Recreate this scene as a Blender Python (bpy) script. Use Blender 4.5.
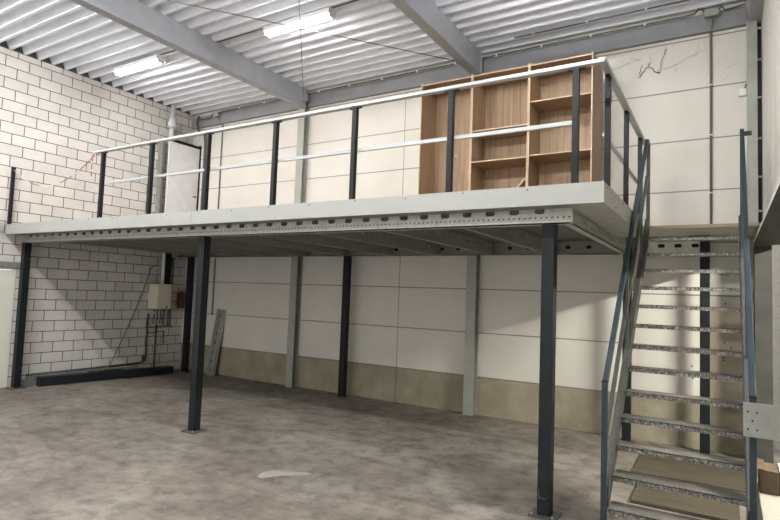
import bpy, bmesh, math, random
from mathutils import Vector, Matrix
random.seed(7)
C = bpy.context.scene
for o in list(bpy.data.objects):
    bpy.data.objects.remove(o)
COL = C.collection

# ------------------------------------------------------------------ camera
YAW, PITCH, ROLL, FPX = -0.549, 0.0642, 0.0370, 550.1
f = Vector((math.sin(YAW)*math.cos(PITCH), math.cos(YAW)*math.cos(PITCH), math.sin(PITCH)))
r0 = Vector((math.cos(YAW), -math.sin(YAW), 0)); u0 = r0.cross(f)
rr = r0*math.cos(ROLL) + u0*math.sin(ROLL); uu = -r0*math.sin(ROLL) + u0*math.cos(ROLL)
cam = bpy.data.cameras.new('camera'); camo = bpy.data.objects.new('camera', cam); COL.objects.link(camo)
cam.sensor_fit = 'HORIZONTAL'; cam.sensor_width = 36.0; cam.lens = FPX/780*36.0
cam.clip_start = 0.05; cam.clip_end = 200
M = Matrix((rr, uu, -f)).transposed().to_4x4(); M.translation = Vector((6.043, -8.597, 1.896))
camo.matrix_world = M
C.camera = camo

# ------------------------------------------------------------------ world and exposure
w = bpy.data.worlds.new('world'); C.world = w; w.use_nodes = True
w.node_tree.nodes['Background'].inputs[0].default_value = (1.0, 0.965, 0.90, 1)
w.node_tree.nodes['Background'].inputs[1].default_value = 0.98
C.view_settings.view_transform = 'Standard'; C.view_settings.look = 'None'
C.view_settings.exposure = 1.04; C.view_settings.gamma = 1.0
C.view_settings.use_curve_mapping = False
TUBE, TUBE_HALL, TUBE_FILL = 50.0, 290.0, 54.0         # emission of ceiling tubes over deck and open hall, plus unseen fill light
GATE = 1350.0        # emission of the lamp hanging in the neighbouring hall

# ------------------------------------------------------------------ materials
def _n(nt, t, **kw):
    n = nt.nodes.new(t)
    for k, v in kw.items(): setattr(n, k, v)
    return n
def base(name):
    m = bpy.data.materials.new(name); m.use_nodes = True
    nt = m.node_tree; b = nt.nodes['Principled BSDF']
    tc = _n(nt, 'ShaderNodeTexCoord')
    return m, nt, b, tc
def geo(nt):
    return _n(nt, 'ShaderNodeNewGeometry').outputs['Position']
def noise(nt, vec, scale, detail=4, rough=0.55, stretch=None):
    if stretch:
        mp = _n(nt, 'ShaderNodeMapping'); nt.links.new(vec, mp.inputs[0]); mp.inputs['Scale'].default_value = stretch
        vec = mp.outputs[0]
    n = _n(nt, 'ShaderNodeTexNoise'); n.inputs['Scale'].default_value = scale
    n.inputs['Detail'].default_value = detail; n.inputs['Roughness'].default_value = rough
    nt.links.new(vec, n.inputs['Vector']); return n.outputs['Fac']
def ramp(nt, fac, stops):
    r = _n(nt, 'ShaderNodeValToRGB'); nt.links.new(fac, r.inputs[0])
    el = r.color_ramp.elements
    while len(el) < len(stops): el.new(0.5)
    for e, (p, c) in zip(el, stops):
        e.position = p; e.color = (c[0], c[1], c[2], 1) if hasattr(c, '__len__') else (c, c, c, 1)
    return r.outputs[0]
def mix(nt, fac, a, b, mode='MIX'):
    x = _n(nt, 'ShaderNodeMix', data_type='RGBA', blend_type=mode)
    for s, v in ((x.inputs[0], fac), (x.inputs[6], a), (x.inputs[7], b)):
        if hasattr(v, 'is_linked'): nt.links.new(v, s)
        elif hasattr(v, '__len__'): s.default_value = (v[0], v[1], v[2], 1)
        else: s.default_value = v
    return x.outputs[2]
def math_(nt, op, a, b=None, c=None):
    x = _n(nt, 'ShaderNodeMath', operation=op)
    for s, v in zip(x.inputs, (a, b, c)):
        if v is None: continue
        if hasattr(v, 'is_linked'): nt.links.new(v, s)
        else: s.default_value = v
    return x.outputs[0]
def bump(nt, b, h, strength=0.2, dist=0.01):
    n = _n(nt, 'ShaderNodeBump'); n.inputs['Strength'].default_value = strength; n.inputs['Distance'].default_value = dist
    nt.links.new(h, n.inputs['Height']); nt.links.new(n.outputs[0], b.inputs['Normal'])
def plain(name, col, rough=0.5, metal=0.0, vary=0.12, scale=6.0, stretch=None, bmp=0.0, spec=0.5):
    m, nt, b, tc = base(name)
    fac = noise(nt, geo(nt), scale, stretch=stretch)
    lo = [max(0, c*(1-vary)) for c in col]; hi = [min(1, c*(1+vary)) for c in col]
    nt.links.new(ramp(nt, fac, [(0.3, lo), (0.7, hi)]), b.inputs['Base Color'])
    b.inputs['Specular IOR Level'].default_value = spec
    b.inputs['Roughness'].default_value = rough; b.inputs['Metallic'].default_value = metal
    if bmp: bump(nt, b, fac, bmp, 0.004)
    return m
def emit(name, col, s):
    m, nt, b, tc = base(name)
    b.inputs['Base Color'].default_value = (0.9, 0.9, 0.9, 1)
    b.inputs['Emission Color'].default_value = (*col, 1); b.inputs['Emission Strength'].default_value = s
    return m

def mat_blocks():
    m, nt, b, tc = base('block_wall_paint')
    g = geo(nt); s = _n(nt, 'ShaderNodeSeparateXYZ'); nt.links.new(g, s.inputs[0])
    cx = _n(nt, 'ShaderNodeCombineXYZ')
    nt.links.new(math_(nt, 'ADD', s.outputs[1], 3.296+39.1), cx.inputs[0]); nt.links.new(math_(nt, 'ADD', s.outputs[2], 0.004), cx.inputs[1])
    br = _n(nt, 'ShaderNodeTexBrick'); nt.links.new(cx.outputs[0], br.inputs['Vector'])
    br.offset = 0.5; br.offset_frequency = 2
    br.inputs['Scale'].default_value = 1.0; br.inputs['Brick Width'].default_value = 0.391; br.inputs['Row Height'].default_value = 0.1975
    br.inputs['Mortar Size'].default_value = 0.008; br.inputs['Mortar Smooth'].default_value = 0.15; br.inputs['Bias'].default_value = 0
    br.inputs['Color1'].default_value = (0.655, 0.64, 0.62, 1); br.inputs['Color2'].default_value = (0.60, 0.58, 0.556, 1)
    br.inputs['Mortar'].default_value = (0.13, 0.112, 0.095, 1)
    nf = ramp(nt, noise(nt, g, 2.2), [(0.3, 0.92), (0.7, 1.04)])
    nf2 = ramp(nt, noise(nt, g, 60, 3), [(0.3, 0.95), (0.7, 1.03)])
    c = mix(nt, 1.0, mix(nt, 1.0, br.outputs[0], nf, 'MULTIPLY'), nf2, 'MULTIPLY')
    nt.links.new(c, b.inputs['Base Color']); b.inputs['Roughness'].default_value = 0.8
    bump(nt, b, math_(nt, 'SUBTRACT', 1.0, br.outputs['Fac']), 0.5, 0.008)
    return m
def mat_back():
    m, nt, b, tc = base('concrete_panel_paint')
    g = geo(nt); s = _n(nt, 'ShaderNodeSeparateXYZ'); nt.links.new(g, s.inputs[0])
    z = s.outputs[2]; x = s.outputs[0]
    # horizontal joints every 0.72 from 0.613
    t = math_(nt, 'FRACT', math_(nt, 'ADD', math_(nt, 'DIVIDE', math_(nt, 'SUBTRACT', z, 0.613), 0.72), 0.5))
    d = math_(nt, 'ABSOLUTE', math_(nt, 'SUBTRACT', t, 0.5))
    jn = math_(nt, 'LESS_THAN', d, 0.0125)
    vj = math_(nt, 'LESS_THAN', math_(nt, 'ABSOLUTE', math_(nt, 'SUBTRACT', x, 1.0)), 0.007)
    joint = math_(nt, 'MAXIMUM', jn, vj)
    big = noise(nt, g, 1.1, 5)
    spk = noise(nt, g, 90, 2)
    paint = ramp(nt, big, [(0.25, (0.585, 0.567, 0.522)), (0.75, (0.665, 0.647, 0.602))])
    paint = mix(nt, 1.0, paint, ramp(nt, spk, [(0.3, 0.94), (0.65, 1.03)]), 'MULTIPLY')
    # unpainted panel right of the landing post
    raw = mix(nt, 1.0, ramp(nt, noise(nt, g, 3.0, 6), [(0.25, (0.36, 0.325, 0.25)), (0.75, (0.48, 0.435, 0.345))]), (1, 1, 1), 'MULTIPLY')
    m1 = math_(nt, 'MULTIPLY', math_(nt, 'GREATER_THAN', x, 5.79), math_(nt, 'LESS_THAN', z, 1.9))
    paint = mix(nt, m1, paint, raw)
    conc = ramp(nt, noise(nt, g, 2.6, 8, 0.65), [(0.28, (0.215, 0.19, 0.135)), (0.55, (0.31, 0.28, 0.21)), (0.75, (0.37, 0.335, 0.26))])
    lo = math_(nt, 'LESS_THAN', z, 0.613)
    c = mix(nt, lo, paint, conc)
    c = mix(nt, math_(nt, 'MULTIPLY', joint, 0.72), c, (0.10, 0.085, 0.065))
    nt.links.new(c, b.inputs['Base Color']); b.inputs['Roughness'].default_value = 0.85
    bump(nt, b, math_(nt, 'SUBTRACT', math_(nt, 'MULTIPLY', spk, 0.15), joint), 0.35, 0.006)
    return m
def mat_floor():
    m, nt, b, tc = base('worn_concrete_floor')
    g = geo(nt)
    a = noise(nt, g, 0.9, 9, 0.62); e = noise(nt, g, 4.5, 8, 0.7); k = noise(nt, g, 40, 3)
    c = ramp(nt, a, [(0.28, (0.125, 0.107, 0.092)), (0.5, (0.20, 0.179, 0.158)), (0.72, (0.285, 0.262, 0.236))])
    c = mix(nt, 1.0, c, ramp(nt, e, [(0.32, 0.45), (0.5, 1.0), (0.68, 1.32)]), 'MULTIPLY')
    c = mix(nt, 1.0, c, ramp(nt, k, [(0.3, 0.92), (0.7, 1.05)]), 'MULTIPLY')
    # long streaks left by tyres and dragging
    st = noise(nt, g, 1.6, 6, 0.6, stretch=(0.35, 2.6, 1))
    c = mix(nt, 1.0, c, ramp(nt, st, [(0.32, 0.72), (0.48, 1.0), (0.62, 1.0), (0.8, 1.14)]), 'MULTIPLY')
    # dark round stains
    v = _n(nt, 'ShaderNodeTexVoronoi'); v.inputs['Scale'].default_value = 0.75; nt.links.new(g, v.inputs['Vector'])
    sp = math_(nt, 'ADD', v.outputs['Distance'], math_(nt, 'MULTIPLY', math_(nt, 'SUBTRACT', e, 0.5), 0.2))
    c = mix(nt, 1.0, c, ramp(nt, sp, [(0.10, 0.76), (0.17, 1.0)]), 'MULTIPLY')
    # faint dark tyre arcs
    for cx_, cy_, rad in ((-1.6, -7.6, 2.55), (-1.5, -7.7, 2.95), (2.9, -7.9, 3.4)):
        vd = _n(nt, 'ShaderNodeVectorMath', operation='DISTANCE'); nt.links.new(g, vd.inputs[0]); vd.inputs[1].default_value = (cx_, cy_, 0)
        dd = math_(nt, 'ABSOLUTE', math_(nt, 'SUBTRACT', math_(nt, 'ADD', vd.outputs['Value'], math_(nt, 'MULTIPLY', a, 0.35)), rad))
        c = mix(nt, 1.0, c, ramp(nt, dd, [(0.006, 0.86), (0.03, 1.0)]), 'MULTIPLY')
    # saw-cut joints
    s = _n(nt, 'ShaderNodeSeparateXYZ'); nt.links.new(g, s.inputs[0])
    cut = math_(nt, 'MAXIMUM', math_(nt, 'LESS_THAN', math_(nt, 'ABSOLUTE', math_(nt, 'SUBTRACT', s.outputs[0], 2.46)), 0.006),
                math_(nt, 'LESS_THAN', math_(nt, 'ABSOLUTE', math_(nt, 'ADD', s.outputs[1], 4.62)), 0.004))
    c = mix(nt, math_(nt, 'MULTIPLY', cut, 0.55), c, (0.07, 0.06, 0.05))
    nt.links.new(c, b.inputs['Base Color'])
    b.inputs['Roughness'].default_value = 0.62
    bump(nt, b, e, 0.12, 0.01)
    return m
def mat_wood(name, c0, c1):
    m, nt, b, tc = base(name)
    g = geo(nt)
    fa = noise(nt, g, 4.0, 5, 0.6, stretch=(6, 6, 0.3))
    nt.links.new(ramp(nt, fa, [(0.28, c0), (0.72, c1)]), b.inputs['Base Color']); b.inputs['Roughness'].default_value = 0.55
    return m
def mat_holes(name, col, pitch, z0):
    """galvanised steel with a row of small punched holes at height z0 (x pitch)"""
    m, nt, b, tc = base(name); g = geo(nt)
    s = _n(nt, 'ShaderNodeSeparateXYZ'); nt.links.new(g, s.inputs[0])
    along = math_(nt, 'ADD', s.outputs[0], s.outputs[1])
    fx = math_(nt, 'MULTIPLY', math_(nt, 'SUBTRACT', math_(nt, 'FRACT', math_(nt, 'DIVIDE', along, pitch)), 0.5), pitch)
    dz = math_(nt, 'SUBTRACT', s.outputs[2], z0)
    d = math_(nt, 'SQRT', math_(nt, 'ADD', math_(nt, 'POWER', fx, 2.0), math_(nt, 'POWER', dz, 2.0)))
    hole = math_(nt, 'LESS_THAN', d, 0.0085)
    nz = noise(nt, g, 14, 5)
    c = ramp(nt, nz, [(0.3, [v*0.82 for v in col]), (0.7, [v*1.1 for v in col])])
    c = mix(nt, hole, c, (0.02, 0.02, 0.02))
    nt.links.new(c, b.inputs['Base Color']); b.inputs['Roughness'].default_value = 0.48; b.inputs['Metallic'].default_value = 0.45
    return m
def mat_tread():
    m, nt, b, tc = base('perforated_stair_steel'); g = geo(nt)
    v = _n(nt, 'ShaderNodeTexVoronoi'); v.inputs['Scale'].default_value = 62; v.inputs['Randomness'].default_value = 0.1
    nt.links.new(g, v.inputs['Vector'])
    c = ramp(nt, v.outputs['Distance'], [(0.25, (0.035, 0.033, 0.03)), (0.42, (0.20, 0.19, 0.175))])
    c = mix(nt, 1.0, c, ramp(nt, noise(nt, g, 9, 5), [(0.3, 0.7), (0.7, 1.15)]), 'MULTIPLY')
    nt.links.new(c, b.inputs['Base Color']); b.inputs['Roughness'].default_value = 0.5; b.inputs['Metallic'].default_value = 0.4
    return m
def mat_nosing():
    m, nt, b, tc = base('worn_nosing_steel'); g = geo(nt)
    c = ramp(nt, noise(nt, g, 55, 4, 0.75), [(0.38, (0.05, 0.047, 0.043)), (0.52, (0.15, 0.145, 0.135)), (0.68, (0.52, 0.50, 0.47))])
    nt.links.new(c, b.inputs['Base Color']); b.inputs['Roughness'].default_value = 0.4; b.inputs['Metallic'].default_value = 0.3
    return m
def mat_right():
    m, nt, b, tc = base('right_wall_concrete'); g = geo(nt)
    c = ramp(nt, noise(nt, g, 1.6, 7, 0.6, stretch=(1, 2.4, 0.6)), [(0.25, (0.52, 0.51, 0.47)), (0.75, (0.66, 0.645, 0.60))])
    c = mix(nt, 1.0, c, ramp(nt, noise(nt, g, 16, 5), [(0.3, 0.9), (0.7, 1.05)]), 'MULTIPLY')
    nt.links.new(c, b.inputs['Base Color']); b.inputs['Roughness'].default_value = 0.85
    return m
def mat_right_low(k=1.0):
    m, nt, b, tc = base('right_wall_blocks'); g = geo(nt)
    s = _n(nt, 'ShaderNodeSeparateXYZ'); nt.links.new(g, s.inputs[0])
    cx = _n(nt, 'ShaderNodeCombineXYZ'); nt.links.new(s.outputs[1], cx.inputs[0]); nt.links.new(math_(nt, 'ADD', s.outputs[2], 0.02), cx.inputs[1])
    br = _n(nt, 'ShaderNodeTexBrick'); nt.links.new(cx.outputs[0], br.inputs['Vector'])
    br.inputs['Scale'].default_value = 1; br.inputs['Brick Width'].default_value = 0.39; br.inputs['Row Height'].default_value = 0.197
    br.inputs['Mortar Size'].default_value = 0.004
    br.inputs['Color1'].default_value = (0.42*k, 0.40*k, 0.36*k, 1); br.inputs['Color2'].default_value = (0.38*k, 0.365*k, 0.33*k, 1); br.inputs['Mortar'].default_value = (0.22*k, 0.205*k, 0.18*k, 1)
    c = mix(nt, 1.0, br.outputs[0], ramp(nt, noise(nt, g, 5, 6), [(0.3, 0.82), (0.7, 1.08)]), 'MULTIPLY')
    nt.links.new(c, b.inputs['Base Color']); b.inputs['Roughness'].default_value = 0.85
    return m

MT = dict(
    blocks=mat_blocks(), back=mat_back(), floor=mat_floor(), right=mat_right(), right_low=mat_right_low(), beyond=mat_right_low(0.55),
    roof=plain('roof_sheet', (0.82, 0.86, 0.96), 0.9, 0.0, 0.06, 3),
    edgebeam=plain('edge_beam_grey', (0.225, 0.235, 0.25), 0.55, 0, 0.08, 5),
    girder=plain('girder_grey_paint', (0.35, 0.37, 0.41), 0.5, 0, 0.08, 5),
    filler=plain('roof_dark_closure', (0.10, 0.11, 0.135), 0.8, 0, 0.2, 8),
    pier=plain('pier_dark_ledge_shade', (0.05, 0.049, 0.045), 0.6, 0, 0.15, 6),  # dark grey pier; also colours in the shade under the ledge
    colgrey=plain('column_grey_paint', (0.31, 0.32, 0.29), 0.5, 0, 0.08, 4),
    fascia=plain('fascia_light_grey', (0.345, 0.36, 0.352), 0.42, 0, 0.03, 4),
    soffit=plain('soffit_steel', (0.42, 0.42, 0.38), 0.5, 0.2, 0.1, 7),
    galv=plain('galvanised_steel', (0.50, 0.50, 0.47), 0.42, 0.45, 0.13, 16),
    galv_lit=plain('galvanised_steel_lit', (0.66, 0.66, 0.60), 0.5, 0.15, 0.1, 16),  # lightened copy that makes up for missing light on the landing beam
    galv_dark=plain('galvanised_steel_dull', (0.27, 0.275, 0.26), 0.5, 0.35, 0.14, 16),
    front_beam=mat_holes('galvanised_beam_punched', (0.62, 0.63, 0.595), 0.052, 2.672),
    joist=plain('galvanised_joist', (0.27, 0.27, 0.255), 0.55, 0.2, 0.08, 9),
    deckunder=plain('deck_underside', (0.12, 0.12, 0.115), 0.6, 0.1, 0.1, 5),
    landing=plain('landing_underside', (0.50, 0.50, 0.42), 0.55, 0.0, 0.1, 5),
    board=plain('dusty_wood', (0.068, 0.056, 0.037), 0.8, 0, 0.4, 5, (0.4, 6, 1)),
    boardedge=plain('board_edge_wood', (0.33, 0.25, 0.17), 0.7, 0, 0.2, 20, (1, 8, 8)),
    anthracite=plain('anthracite_paint', (0.0105, 0.0125, 0.0155), 0.5, 0, 0.22, 7, spec=0.22),
    blue=plain('blue_grey_paint', (0.024, 0.038, 0.049), 0.45, 0, 0.16, 9, spec=0.3),
    strut=plain('stringer_steel', (0.058, 0.059, 0.056), 0.5, 0.2, 0.18, 10),
    rail=plain('aluminium_rail', (0.41, 0.435, 0.45), 0.4, 0.2, 0.04, 8),
    tread=mat_tread(), nosing=mat_nosing(),
    wood=mat_wood('oak_laminate', (0.215, 0.135, 0.08), (0.385, 0.268, 0.168)),
    edge=plain('oak_edge_band', (0.47, 0.34, 0.225), 0.5, 0, 0.08, 10),
    white=plain('white_paint', (0.78, 0.78, 0.78), 0.45, 0, 0.05, 4),
    whitedoor=plain('door_white', (0.74, 0.74, 0.67), 0.45, 0, 0.03, 3),
    leaf=plain('smudged_white_leaf', (0.70, 0.70, 0.71), 0.5, 0, 0.07, 4.5),
    boiler=plain('boiler_enamel', (0.60, 0.575, 0.45), 0.35, 0, 0.05, 3),
    pipe=plain('pipe_light_grey', (0.60, 0.62, 0.64), 0.4, 0.1, 0.08, 10),
    pipe_dark=plain('pipe_dark_grey', (0.07, 0.07, 0.075), 0.45, 0.1, 0.15, 10),
    conduit=plain('conduit_grey', (0.17, 0.17, 0.165), 0.5, 0.1, 0.12, 10),
    cable=plain('black_cable', (0.022, 0.022, 0.024), 0.5, 0, 0.2, 10),
    rust=plain('rusty_pipe', (0.13, 0.075, 0.05), 0.7, 0.1, 0.3, 22),
    red=plain('red_enamel', (0.11, 0.02, 0.018), 0.5, 0, 0.1, 6),
    card=plain('cardboard', (0.115, 0.076, 0.047), 0.8, 0, 0.2, 9),
    print_=plain('printed_packaging', (0.62, 0.64, 0.56), 0.6, 0, 0.25, 26),
    green=plain('green_print', (0.20, 0.34, 0.08), 0.6, 0, 0.2, 20),
    chest=plain('chest_cream', (0.40, 0.38, 0.33), 0.5, 0, 0.07, 3),
    redw=plain('chain_red_plastic', (0.36, 0.09, 0.075), 0.5, 0, 0.1, 10),
    chainw=plain('chain_white_plastic', (0.75, 0.74, 0.72), 0.5, 0, 0.05, 10),
    stainm=plain('dry_stems', (0.035, 0.03, 0.025), 0.9, 0, 0.3, 30),
    cob=plain('grey_dust_thread', (0.36, 0.34, 0.30), 0.9, 0, 0.2, 30),
    chalk=plain('chalk', (0.16, 0.165, 0.165), 0.9, 0, 0.2, 40),
    patch=plain('floor_filler_patch', (0.31, 0.295, 0.265), 0.8, 0, 0.12, 12),
    plate_dark=plain('base_plate_steel', (0.085, 0.085, 0.082), 0.5, 0.2, 0.3, 25),
    plate=plain('galvanised_plate', (0.30, 0.31, 0.29), 0.45, 0.25, 0.12, 9),
    hole=plain('hole_dark', (0.012, 0.012, 0.012), 0.9, 0, 0.1, 9),
    tube=emit('fluorescent_tube', (1.0, 0.985, 0.96), TUBE), tube_fill=emit('fill_tube', (1.0, 0.985, 0.97), TUBE_FILL), tube_hall=emit('hall_tube', (1.0, 0.97, 0.92), TUBE_HALL),
    tube2=emit('gate_lamp_tube', (1.0, 0.97, 0.84), GATE),
)

# ------------------------------------------------------------------ mesh helpers
class MB:
    def __init__(s): s.bm = bmesh.new()
    def box(s, x0, x1, y0, y1, z0, z1, mi=0):
        vs = [s.bm.verts.new(p) for p in ((x0,y0,z0),(x1,y0,z0),(x1,y1,z0),(x0,y1,z0),(x0,y0,z1),(x1,y0,z1),(x1,y1,z1),(x0,y1,z1))]
        for q in ((3,2,1,0),(4,5,6,7),(0,1,5,4),(1,2,6,5),(2,3,7,6),(3,0,4,7)):
            fc = s.bm.faces.new([vs[i] for i in q]); fc.material_index = mi
        return s
    def prism(s, pts, axis, a0, a1, mi=0):
        """extrude polygon pts (in the two other axes, cyclic order) along axis"""
        def P(p, a):
            if axis == 'x': return (a, p[0], p[1])
            if axis == 'y': return (p[0], a, p[1])
            return (p[0], p[1], a)
        A = [s.bm.verts.new(P(p, a0)) for p in pts]; B = [s.bm.verts.new(P(p, a1)) for p in pts]
        n = len(pts); fs = [s.bm.faces.new(A), s.bm.faces.new(B)]
        for i in range(n): fs.append(s.bm.faces.new((A[i], A[(i+1) % n], B[(i+1) % n], B[i])))
        for q in fs: q.material_index = mi
        return s
    def bar(s, p, q, w_, h_, up=(0,0,1), mi=0):
        p = Vector(p); q = Vector(q); d = (q-p).normalized(); up = Vector(up)
        a = d.cross(up).normalized(); b = a.cross(d).normalized()
        vs = []
        for c in (p, q):
            for sx, sy in ((-1,-1),(1,-1),(1,1),(-1,1)):
                vs.append(s.bm.verts.new(c + a*sx*w_/2 + b*sy*h_/2))
        for k in ((0,1,2,3),(7,6,5,4),(0,4,5,1),(1,5,6,2),(2,6,7,3),(3,7,4,0)):
            fc = s.bm.faces.new([vs[i] for i in k]); fc.material_index = mi
        return s
    def tube(s, pts, r, n=8, cap=True, mi=None):
        pts = [Vector(p) for p in pts]; rings = []
        ref = Vector((0.13, 0.21, 0.97)).normalized()
        for i, p in enumerate(pts):
            d = (pts[min(i+1, len(pts)-1)] - pts[max(i-1, 0)]).normalized()
            if abs(d.dot(ref)) > 0.97: ref = Vector((0.9, 0.3, 0.1)).normalized()
            a = d.cross(ref).normalized(); b = a.cross(d).normalized()
            R = r[i] if hasattr(r, '__len__') else r
            rings.append([s.bm.verts.new(p + (a*math.cos(t)+b*math.sin(t))*R) for t in [2*math.pi*k/n for k in range(n)]])
        for i in range(len(rings)-1):
            for k in range(n):
                fc = s.bm.faces.new((rings[i][k], rings[i][(k+1) % n], rings[i+1][(k+1) % n], rings[i+1][k])); fc.smooth = True
                if mi: fc.material_index = mi[i]
        if cap:
            s.bm.faces.new(rings[0]); s.bm.faces.new(rings[-1])
        return s
    def lathe(s, prof, c, n=20):
        rings = [[s.bm.verts.new((c[0]+r*math.cos(2*math.pi*k/n), c[1]+r*math.sin(2*math.pi*k/n), c[2]+z)) for k in range(n)] for r, z in prof]
        for i in range(len(rings)-1):
            for k in range(n):
                fc = s.bm.faces.new((rings[i][k], rings[i][(k+1) % n], rings[i+1][(k+1) % n], rings[i+1][k])); fc.smooth = True
        s.bm.faces.new(rings[0]); s.bm.faces.new(rings[-1]); return s
    def plate(s, O, U, V, N, L, H, th, holes):
        """flat plate L x H (along U, V from O) with thickness th along N; holes: (u, v, half_len, half_height) stadiums, one per cell"""
        O, U, V, N = Vector(O), Vector(U).normalized(), Vector(V).normalized(), Vector(N).normalized()
        def pt(u, v, k): return s.bm.verts.new(O + U*u + V*v + N*(th*k))
        def quadbox(u0, u1):
            if u1-u0 < 1e-4: return
            a = [pt(u, v, k) for k in (0, 1) for u, v in ((u0,0),(u1,0),(u1,H),(u0,H))]
            for q in ((0,1,2,3),(7,6,5,4),(0,4,5,1),(1,5,6,2),(2,6,7,3),(3,7,4,0)): s.bm.faces.new([a[i] for i in q])
        last = 0.0
        for (hu, hv, a, b) in sorted(holes):
            m_ = max(a, b)*0.35
            c0, c1 = max(last, hu-a-m_), hu+a+m_
            quadbox(last, c0); last = c1
            inner = []; outer = []
            NN = 24
            for i in range(NN):
                t = 2*math.pi*(i+0.5)/NN; ct, st = math.cos(t), math.sin(t)
                if a > b: iu, iv = hu + (a-b)*(1 if ct > 0 else -1) + b*ct, hv + b*st
                else: iu, iv = hu + a*ct, hv + (b-a)*(1 if st > 0 else -1) + a*st
                inner.append((iu, iv))
                du, dv = iu-hu, iv-hv
                ks = []
                if du > 1e-9: ks.append((c1-hu)/du)
                if du < -1e-9: ks.append((c0-hu)/du)
                if dv > 1e-9: ks.append((H-hv)/dv)
                if dv < -1e-9: ks.append((0-hv)/dv)
                k = min(ks); outer.append((hu+du*k, hv+dv*k))
            corners = [(c0,0),(c1,0),(c1,H),(c0,H)]
            for cn in corners:      # snap nearest outer sample to each corner
                j = min(range(NN), key=lambda i: (outer[i][0]-cn[0])**2+(outer[i][1]-cn[1])**2); outer[j] = cn
            I = [[pt(*p, k) for p in inner] for k in (0, 1)]; Oo = [[pt(*p, k) for p in outer] for k in (0, 1)]
            for i in range(NN):
                j = (i+1) % NN
                s.bm.faces.new((I[0][i], I[0][j], Oo[0][j], Oo[0][i])); s.bm.faces.new((Oo[1][i], Oo[1][j], I[1][j], I[1][i]))
                s.bm.faces.new((I[0][j], I[0][i], I[1][i], I[1][j])); s.bm.faces.new((Oo[0][i], Oo[0][j], Oo[1][j], Oo[1][i]))
        quadbox(last, L)
        return s
    def link(s, name, mats, parent=None, bevel=0.0, recalc=True):
        if recalc: bmesh.ops.recalc_face_normals(s.bm, faces=s.bm.faces)
        me = bpy.data.meshes.new(name); s.bm.to_mesh(me); s.bm.free()
        for m in (mats if isinstance(mats, (list, tuple)) else [mats]): me.materials.append(m)
        o = bpy.data.objects.new(name, me); COL.objects.link(o)
        if parent is not None:
            o.parent = parent
            b = Vector((0, 0, 0)); q = parent
            while q is not None: b += q.location; q = q.parent
            o.location = -b
        if bevel:
            md = o.modifiers.new('bevel', 'BEVEL'); md.width = bevel; md.segments = 2; md.limit_method = 'ANGLE'
        return o
def tag(o, label, cat, group=None):
    o['label'] = label; o['category'] = cat
    if group: o['group'] = group
    return o
def thing(name, loc, label, cat, group=None):
    o = bpy.data.objects.new(name, None); COL.objects.link(o); o.location = loc; o.empty_display_size = 0.2
    return tag(o, label, cat, group)
def struct(o, label=None, cat=None):
    o['kind'] = 'structure'
    if label: o['label'] = label
    if cat: o['category'] = cat
    return o
def dup(root, loc, label=None, group=None):
    r = root.copy(); COL.objects.link(r); r.location = loc
    if label: r['label'] = label
    if group: r['group'] = group
    def rec(src, dst):
        for ch in list(src.children):
            c = ch.copy(); COL.objects.link(c); c.parent = dst; rec(ch, c)
    rec(root, r); return r

# =================================================================== the hall
WX = -4.884; RX = 6.53; YF = -13.0
struct(MB().box(-5.1, 14.0, YF, 9.0, -0.2, 0.0).link('floor', MT['floor']), 'worn grey concrete floor with stains and saw cuts', 'floor')
struct(MB().box(-5.1, 6.53, 0.0, 0.2, 0.0, 6.16).link('wall_back', MT['back']), 'painted concrete panel wall with grey plinth', 'wall')
# left wall in blocks, with the opening of the white door
lw = MB().box(-5.08, WX, -3.63, 0.0, 0, 6.03).box(-5.08, WX, -4.65, -3.63, 2.11, 6.03).box(-5.08, WX, YF, -4.65, 0, 6.03)
struct(lw.link('wall_left', MT['blocks']), 'cream painted block wall', 'wall')
struct(MB().box(WX-0.06, WX+0.012, -4.64, -3.64, 0.012, 2.10).link('door_1', MT['whitedoor'], bevel=0.004), 'plain white door in the block wall', 'door')
struct(MB().box(WX, WX+0.05, -4.75, -3.585, 2.14, 2.245).link('trim_1', MT['galv_dark']), 'grey steel lintel over the white door', 'lintel')
struct(MB().box(WX, WX+0.07, -7.5, -3.93, 2.755, 2.93).link('trim_2', MT['soffit']), 'grey steel angle along the block wall at deck height', 'trim')
# right wall: set back below a projecting ledge
struct(MB().box(6.455, 6.7, YF, 0.0, 2.775, 6.16).link('wall_right', MT['right']), 'light concrete wall beside the stair', 'wall')
struct(MB().box(RX, 6.7, YF, -5.6, 0.0, 2.684).link('wall_right_lower', MT['right_low']), 'greyish block wall beside the open gate', 'wall')
struct(MB().box(6.80, 7.0, 0.0, 9.0, 0.0, 5.5).link('wall_beyond', MT['beyond']), 'greyish block wall of the next hall seen through the gate', 'wall')
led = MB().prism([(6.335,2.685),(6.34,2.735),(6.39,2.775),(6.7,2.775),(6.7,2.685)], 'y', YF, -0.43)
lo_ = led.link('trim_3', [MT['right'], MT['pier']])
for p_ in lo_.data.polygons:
    if p_.normal.z < -0.7: p_.material_index = 1  # underside faces coloured dark to stand in for the soffit's shade
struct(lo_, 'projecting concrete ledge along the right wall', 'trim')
struct(MB().box(6.41, 6.53, -0.16, -0.001, 0.0, 2.684).box(6.352, 6.53, -0.42, -0.16, 0.0, 2.684).link('trim_4', MT['pier']), 'grey corner pier under the concrete ledge', 'trim')

struct(MB().box(14.0, 14.2, YF, 9.0, 0.0, 6.2).box(6.905, 14.0, YF, YF+0.2, 0.0, 6.0).box(7.0, 14.0, 8.8, 9.0, 0.0, 6.0).link('wall_light_block', MT['right_low']), 'unseen walls added around the next hall to keep outside light out', 'wall')  # unseen walls, added so only the lamp lights the next hall
struct(MB().box(6.905, 14.0, YF, 9.0, 6.0, 6.2).link('roof_light_block', MT['filler']), 'unseen roof added over the next hall to block sky light', 'roof')  # unseen roof, added to darken the next hall

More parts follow.
